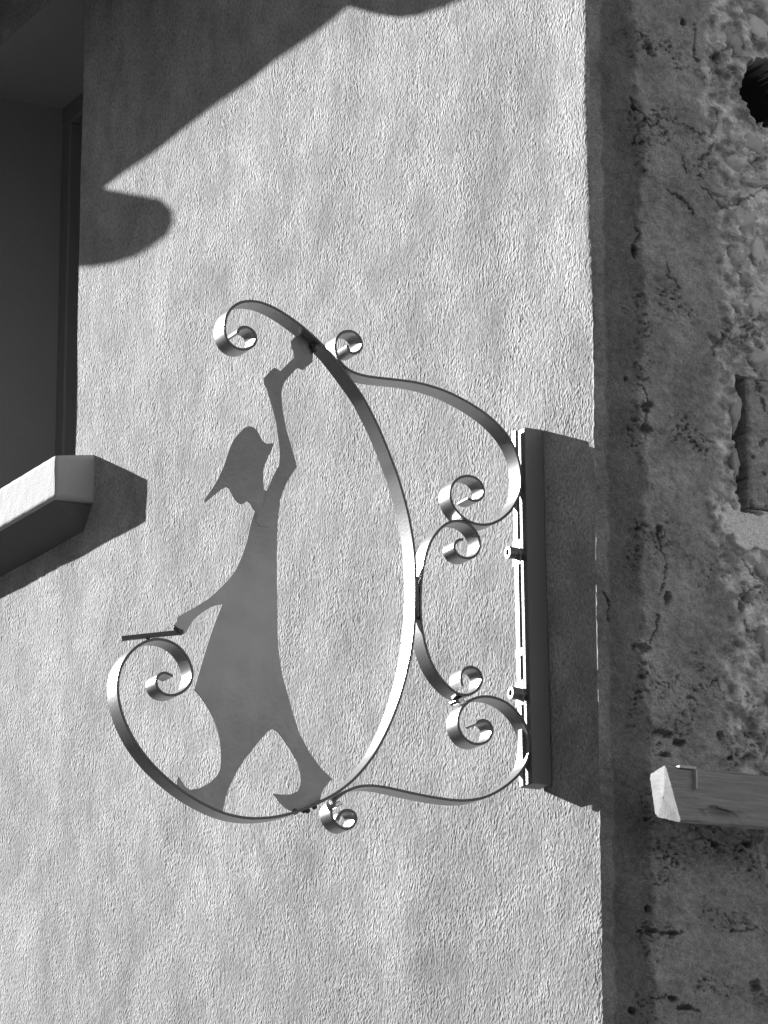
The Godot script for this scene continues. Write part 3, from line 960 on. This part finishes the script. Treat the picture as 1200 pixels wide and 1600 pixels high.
func sign_bracket() -> void:
	var s := thing("hanging_sign", "wrought iron scroll sign with a flat metal craftsman raising a mallet", "sign", Vector3(0, 2.96, 0.00742))
	s.rotation.x = -atan(0.0245)
	var iron := bumped(plain(0.42, 0.33, 0.92), 81, 4.0, 0.014, 4)
	var dull := bumped(plain(0.25, 0.38, 0.75), 82, 2.0, 0.016, 4)
	mottle(dull, 86, 0.9)
	var edge_grey := plain(0.24, 0.8)  # matte grey for the cut edges of the figure plates
	var scale := bumped(plain(0.12, 0.5, 0.5), 85, 6.0, 0.03, 3)
	var dark := bumped(plain(0.10, 0.6, 0.4), 83, 6.0, 0.04, 3)
	for c in [["large_scroll", MAIN_SCROLL], ["upper_scroll", UPPER_SCROLL], ["middle_scroll", MIDDLE_SCROLL], ["lower_scroll", LOWER_SCROLL]]:
		obj(c[0], band(c[1], 0.018, 0.0021, iron, scale), null, s)
	var f := obj("figure", plate(FIGURE, -0.0005, 0.0015, dull, edge_grey, true), null, s)
	obj("raised_arm", plate(ARM, 0.0006, 0.0021, dull, edge_grey, true), null, f)
	# the chisel: a thin bar held in the lowered hand
	var st := new_st()
	box(st, Vector3(-0.0525, -0.0036, -0.004), Vector3(0.0525, 0.0036, 0.004), 0.0008)
	var ch := obj("chisel", st.commit(), dark, s)
	ch.position = Vector3(-0.6870, -0.1094, 0.001)
	ch.rotation.z = atan2(0.0205, 0.0995)
	# welds
	var bead := lump(90, 0.25)
	for p in [[-0.4265, -0.3590, 5], [-0.4330, -0.3605, 4], [-0.4473, -0.3625, 5], [-0.4150, -0.3520, 5], [-0.6207, -0.3570, 5], [-0.6130, -0.3600, 4], [-0.4120, 0.3925, 5], [-0.4090, 0.3850, 4], [-0.6440, -0.0985, 5], [-0.6500, -0.0945, 4], [-0.6955, -0.1150, 4]]:
		var o := obj("weld", bead, dark, s)
		o.position = Vector3(p[0], p[1], 0.004)
		o.scale = Vector3.ONE * p[2] * 0.001
	for p in [[-0.1590, -0.1615, 0.6], [-0.1420, 0.1300, -0.5], [-0.3780, -0.3470, 0.6]]:
		st = new_st()
		box(st, Vector3(-0.006, -0.0035, -0.014), Vector3(0.006, 0.0035, 0.014), 0.001)
		var o := obj("spacer", st.commit(), iron, s)
		o.position = Vector3(p[0], p[1], 0)
		o.rotation.z = p[2]
	st = new_st()
	box(st, Vector3(-0.2373, -0.036, -0.013), Vector3(-0.2332, 0.030, 0.0165), 0.0006)
	obj("spacer", st.commit(), scale, s)
	# the square tube on the wall, the thin rail on it and its two sleeve nuts
	st = new_st()
	box(st, Vector3(-0.0365, -0.2868, -0.020), Vector3(-0.0012, 0.3020, 0.020), 0.0012)
	obj("mounting_tube", st.commit(), bumped(plain(0.19, 0.5, 0.3), 84, 6.0, 0.05, 4), s)
	st = new_st()
	box(st, Vector3(-0.0452, -0.2890, -0.006), Vector3(-0.0403, 0.2995, 0.006), 0.0004)
	var rail := obj("rail", st.commit(), scale, s)
	obj("rail_face", box_mesh(Vector3(-0.0457, -0.2888, -0.0058), Vector3(-0.0450, 0.2993, 0.0058), 0.0002), iron, rail)
	var nut := lathe([Vector2(0.026, 0.0001), Vector2(0.026, 0.0095), Vector2(0.0008, 0.0105), Vector2(0.0, 0.0098), Vector2(0.0, 0.0052), Vector2(0.012, 0.0048), Vector2(0.012, 0.0001)], 28)
	for y in [0.0935, -0.1385]:
		var o := obj("sleeve_nut", nut, iron, s)
		o.position = Vector3(-0.0618, y, 0.0)
		st = new_st()
		box(st, Vector3(-0.0466, y - 0.0205, -0.0105), Vector3(-0.0450, y + 0.0205, 0.0150), 0.0004)
		obj("clamp_plate", st.commit(), iron, s)
	st = new_st()
	box(st, Vector3(-0.0468, -0.0790, -0.0085), Vector3(-0.0452, -0.0655, 0.0160), 0.0005)
	obj("weld_tab", st.commit(), iron, s)


func beam() -> void:
	# an old squared timber in front of the stone wall, its end sawn aslant
	var b := thing("timber_beam", "weathered timber beam with a pale sawn end in front of the dark stone wall", "beam")
	var grain := noise(101, 1.0, 4)
	var gouge := noise(102, 1.0, 3)
	var us := span(0.0, 0.35, 0.0022)
	us = span(0.35, 1.5, 0.05, us)
	# round the section: front down, under, back up, top
	var section := func(v: float) -> Array:  # v in 0..4: a point (z, y) and nothing else
		var zb := 0.300
		var zf := 0.365
		var yl := 2.566
		var yh := 2.6525
		var k := int(v) % 4
		var t := v - floorf(v)
		if k == 0:
			return [zf, lerpf(yh, yl, t)]
		if k == 1:
			return [lerpf(zf, zb, t), yl + 0.019 * t]
		if k == 2:
			return [zb, lerpf(yl + 0.019, yh - 0.004, t)]
		return [lerpf(zb, zf, t), lerpf(yh - 0.004, yh, t)]
	var place := func(u: float, v: float) -> Vector3:
		var q: Array = section.call(v)
		var t := v - floorf(v)
		var round_off := 0.004 * (smoothstep(0.06, 0.0, t) + smoothstep(0.94, 1.0, t))
		var z: float = q[0]
		var y: float = q[1]
		var mid := Vector2(0.3325, 2.61)
		var out := (Vector2(z, y) - mid).normalized()
		var g := 0.0016 * grain.get_noise_2d(u * 9.0, v * 22.0) + 0.0008 * grain.get_noise_2d(u * 30.0, v * 70.0)
		var knot := smoothstep(1.0, 0.2, Vector2((u - 0.075) / 0.05, (v - 0.80) / 0.17).length() + 0.4 * gouge.get_noise_2d(u * 40.0, v * 6.0)) if v < 1.4 else 0.0
		g -= 0.007 * knot + round_off
		z += out.x * g
		y += out.y * g + 0.002 * gouge.get_noise_1d(u * 14.0)
		var end := 0.0165 - 0.011 * clampf((z - 0.300) / 0.065, 0.0, 1.0) + (0.013 + 0.013 * clampf((z - 0.300) / 0.065, 0.0, 1.0)) * clampf((2.6525 - y) / 0.0865, 0.0, 1.0)
		var x := end + u * (1.0 + 0.0) 
		return Vector3(x, y, z)
	var tone := func(u: float, v: float) -> float:
		var knot := smoothstep(1.0, 0.3, Vector2((u - 0.075) / 0.05, (v - 0.78) / 0.14).length() + 0.4 * gouge.get_noise_2d(u * 40.0, v * 6.0)) if v < 1.4 else 0.0
		return 0.26 * (1.0 + 0.32 * grain.get_noise_2d(u * 7.0, v * 26.0) + 0.12 * grain.get_noise_2d(u * 25.0, v * 80.0)) * (1.0 - 0.35 * knot)
	var vs := PackedFloat32Array()
	for k in 161:
		vs.append(k / 40.0 if k < 160 else 3.9999)
	var wood := StandardMaterial3D.new()
	wood.vertex_color_use_as_albedo = true
	wood.roughness = 0.9
	var never := func(_x: float, _y: float) -> bool: return false
	# rows run round the section; the sheet's outside is its other side, so the columns are taken backwards
	var back := us.duplicate()
	back.reverse()
	obj("beam_body", height_sheet(back, vs, place, tone, never), wood, b)
	# the sawn end: growth rings round an off-centre pith, a few checks
	var end_at := func(u: float, v: float) -> Vector3:  # u from the middle to the rim, v round the section
		var q: Vector3 = place.call(0.0, v)
		var c := Vector3(0.0165 - 0.0055 + 0.0185 * 0.5, 2.6085, 0.3325)
		var p := c.lerp(q, u)
		var check := smoothstep(0.5, 0.2, absf(fposmod(v * 1.7 + 0.3 * gouge.get_noise_2d(u * 4.0, v), 1.0) - 0.5) * 30.0) * smoothstep(0.2, 0.5, u) * smoothstep(1.0, 0.8, u)
		p.x += 0.0004 * check + 0.0002 * grain.get_noise_2d(p.y * 120.0, p.z * 40.0)
		return p
	var end_tone := func(u: float, v: float) -> float:
		var q: Vector3 = end_at.call(u, v)
		var ring := Vector2(q.z - 0.318, q.y - 2.590).length() + 0.003 * grain.get_noise_2d(q.y * 30.0, q.z * 30.0)
		return 0.46 * (1.0 + 0.06 * sin(ring * 900.0) + 0.22 * grain.get_noise_2d(q.y * 40.0, q.z * 25.0 + 8.0))
	obj("sawn_end", height_sheet(span(0.0, 1.0, 0.04), vs, end_at, end_tone, never), wood, b)
	var st := new_st()
	# the bent iron staple driven into its face
	box(st, Vector3(0.0531, 2.6185, 0.358), Vector3(0.0561, 2.6465, 0.375), 0.0006)
	box(st, Vector3(0.028, 2.6490, 0.358), Vector3(0.0581, 2.6535, 0.369), 0.0006)
	obj("staple", st.commit(), plain(0.45, 0.6, 0.3), b)
	# the iron hook that carries it, further along the wall
	st = new_st()
	box(st, Vector3(0.90, 2.552, CORNER - 0.03), Vector3(0.93, 2.5635, 0.392), 0.001)
	box(st, Vector3(0.90, 2.5645, 0.380), Vector3(0.93, 2.63, 0.392), 0.001)
	obj("hook", st.commit(), plain(0.1, 0.6, 0.5), b)
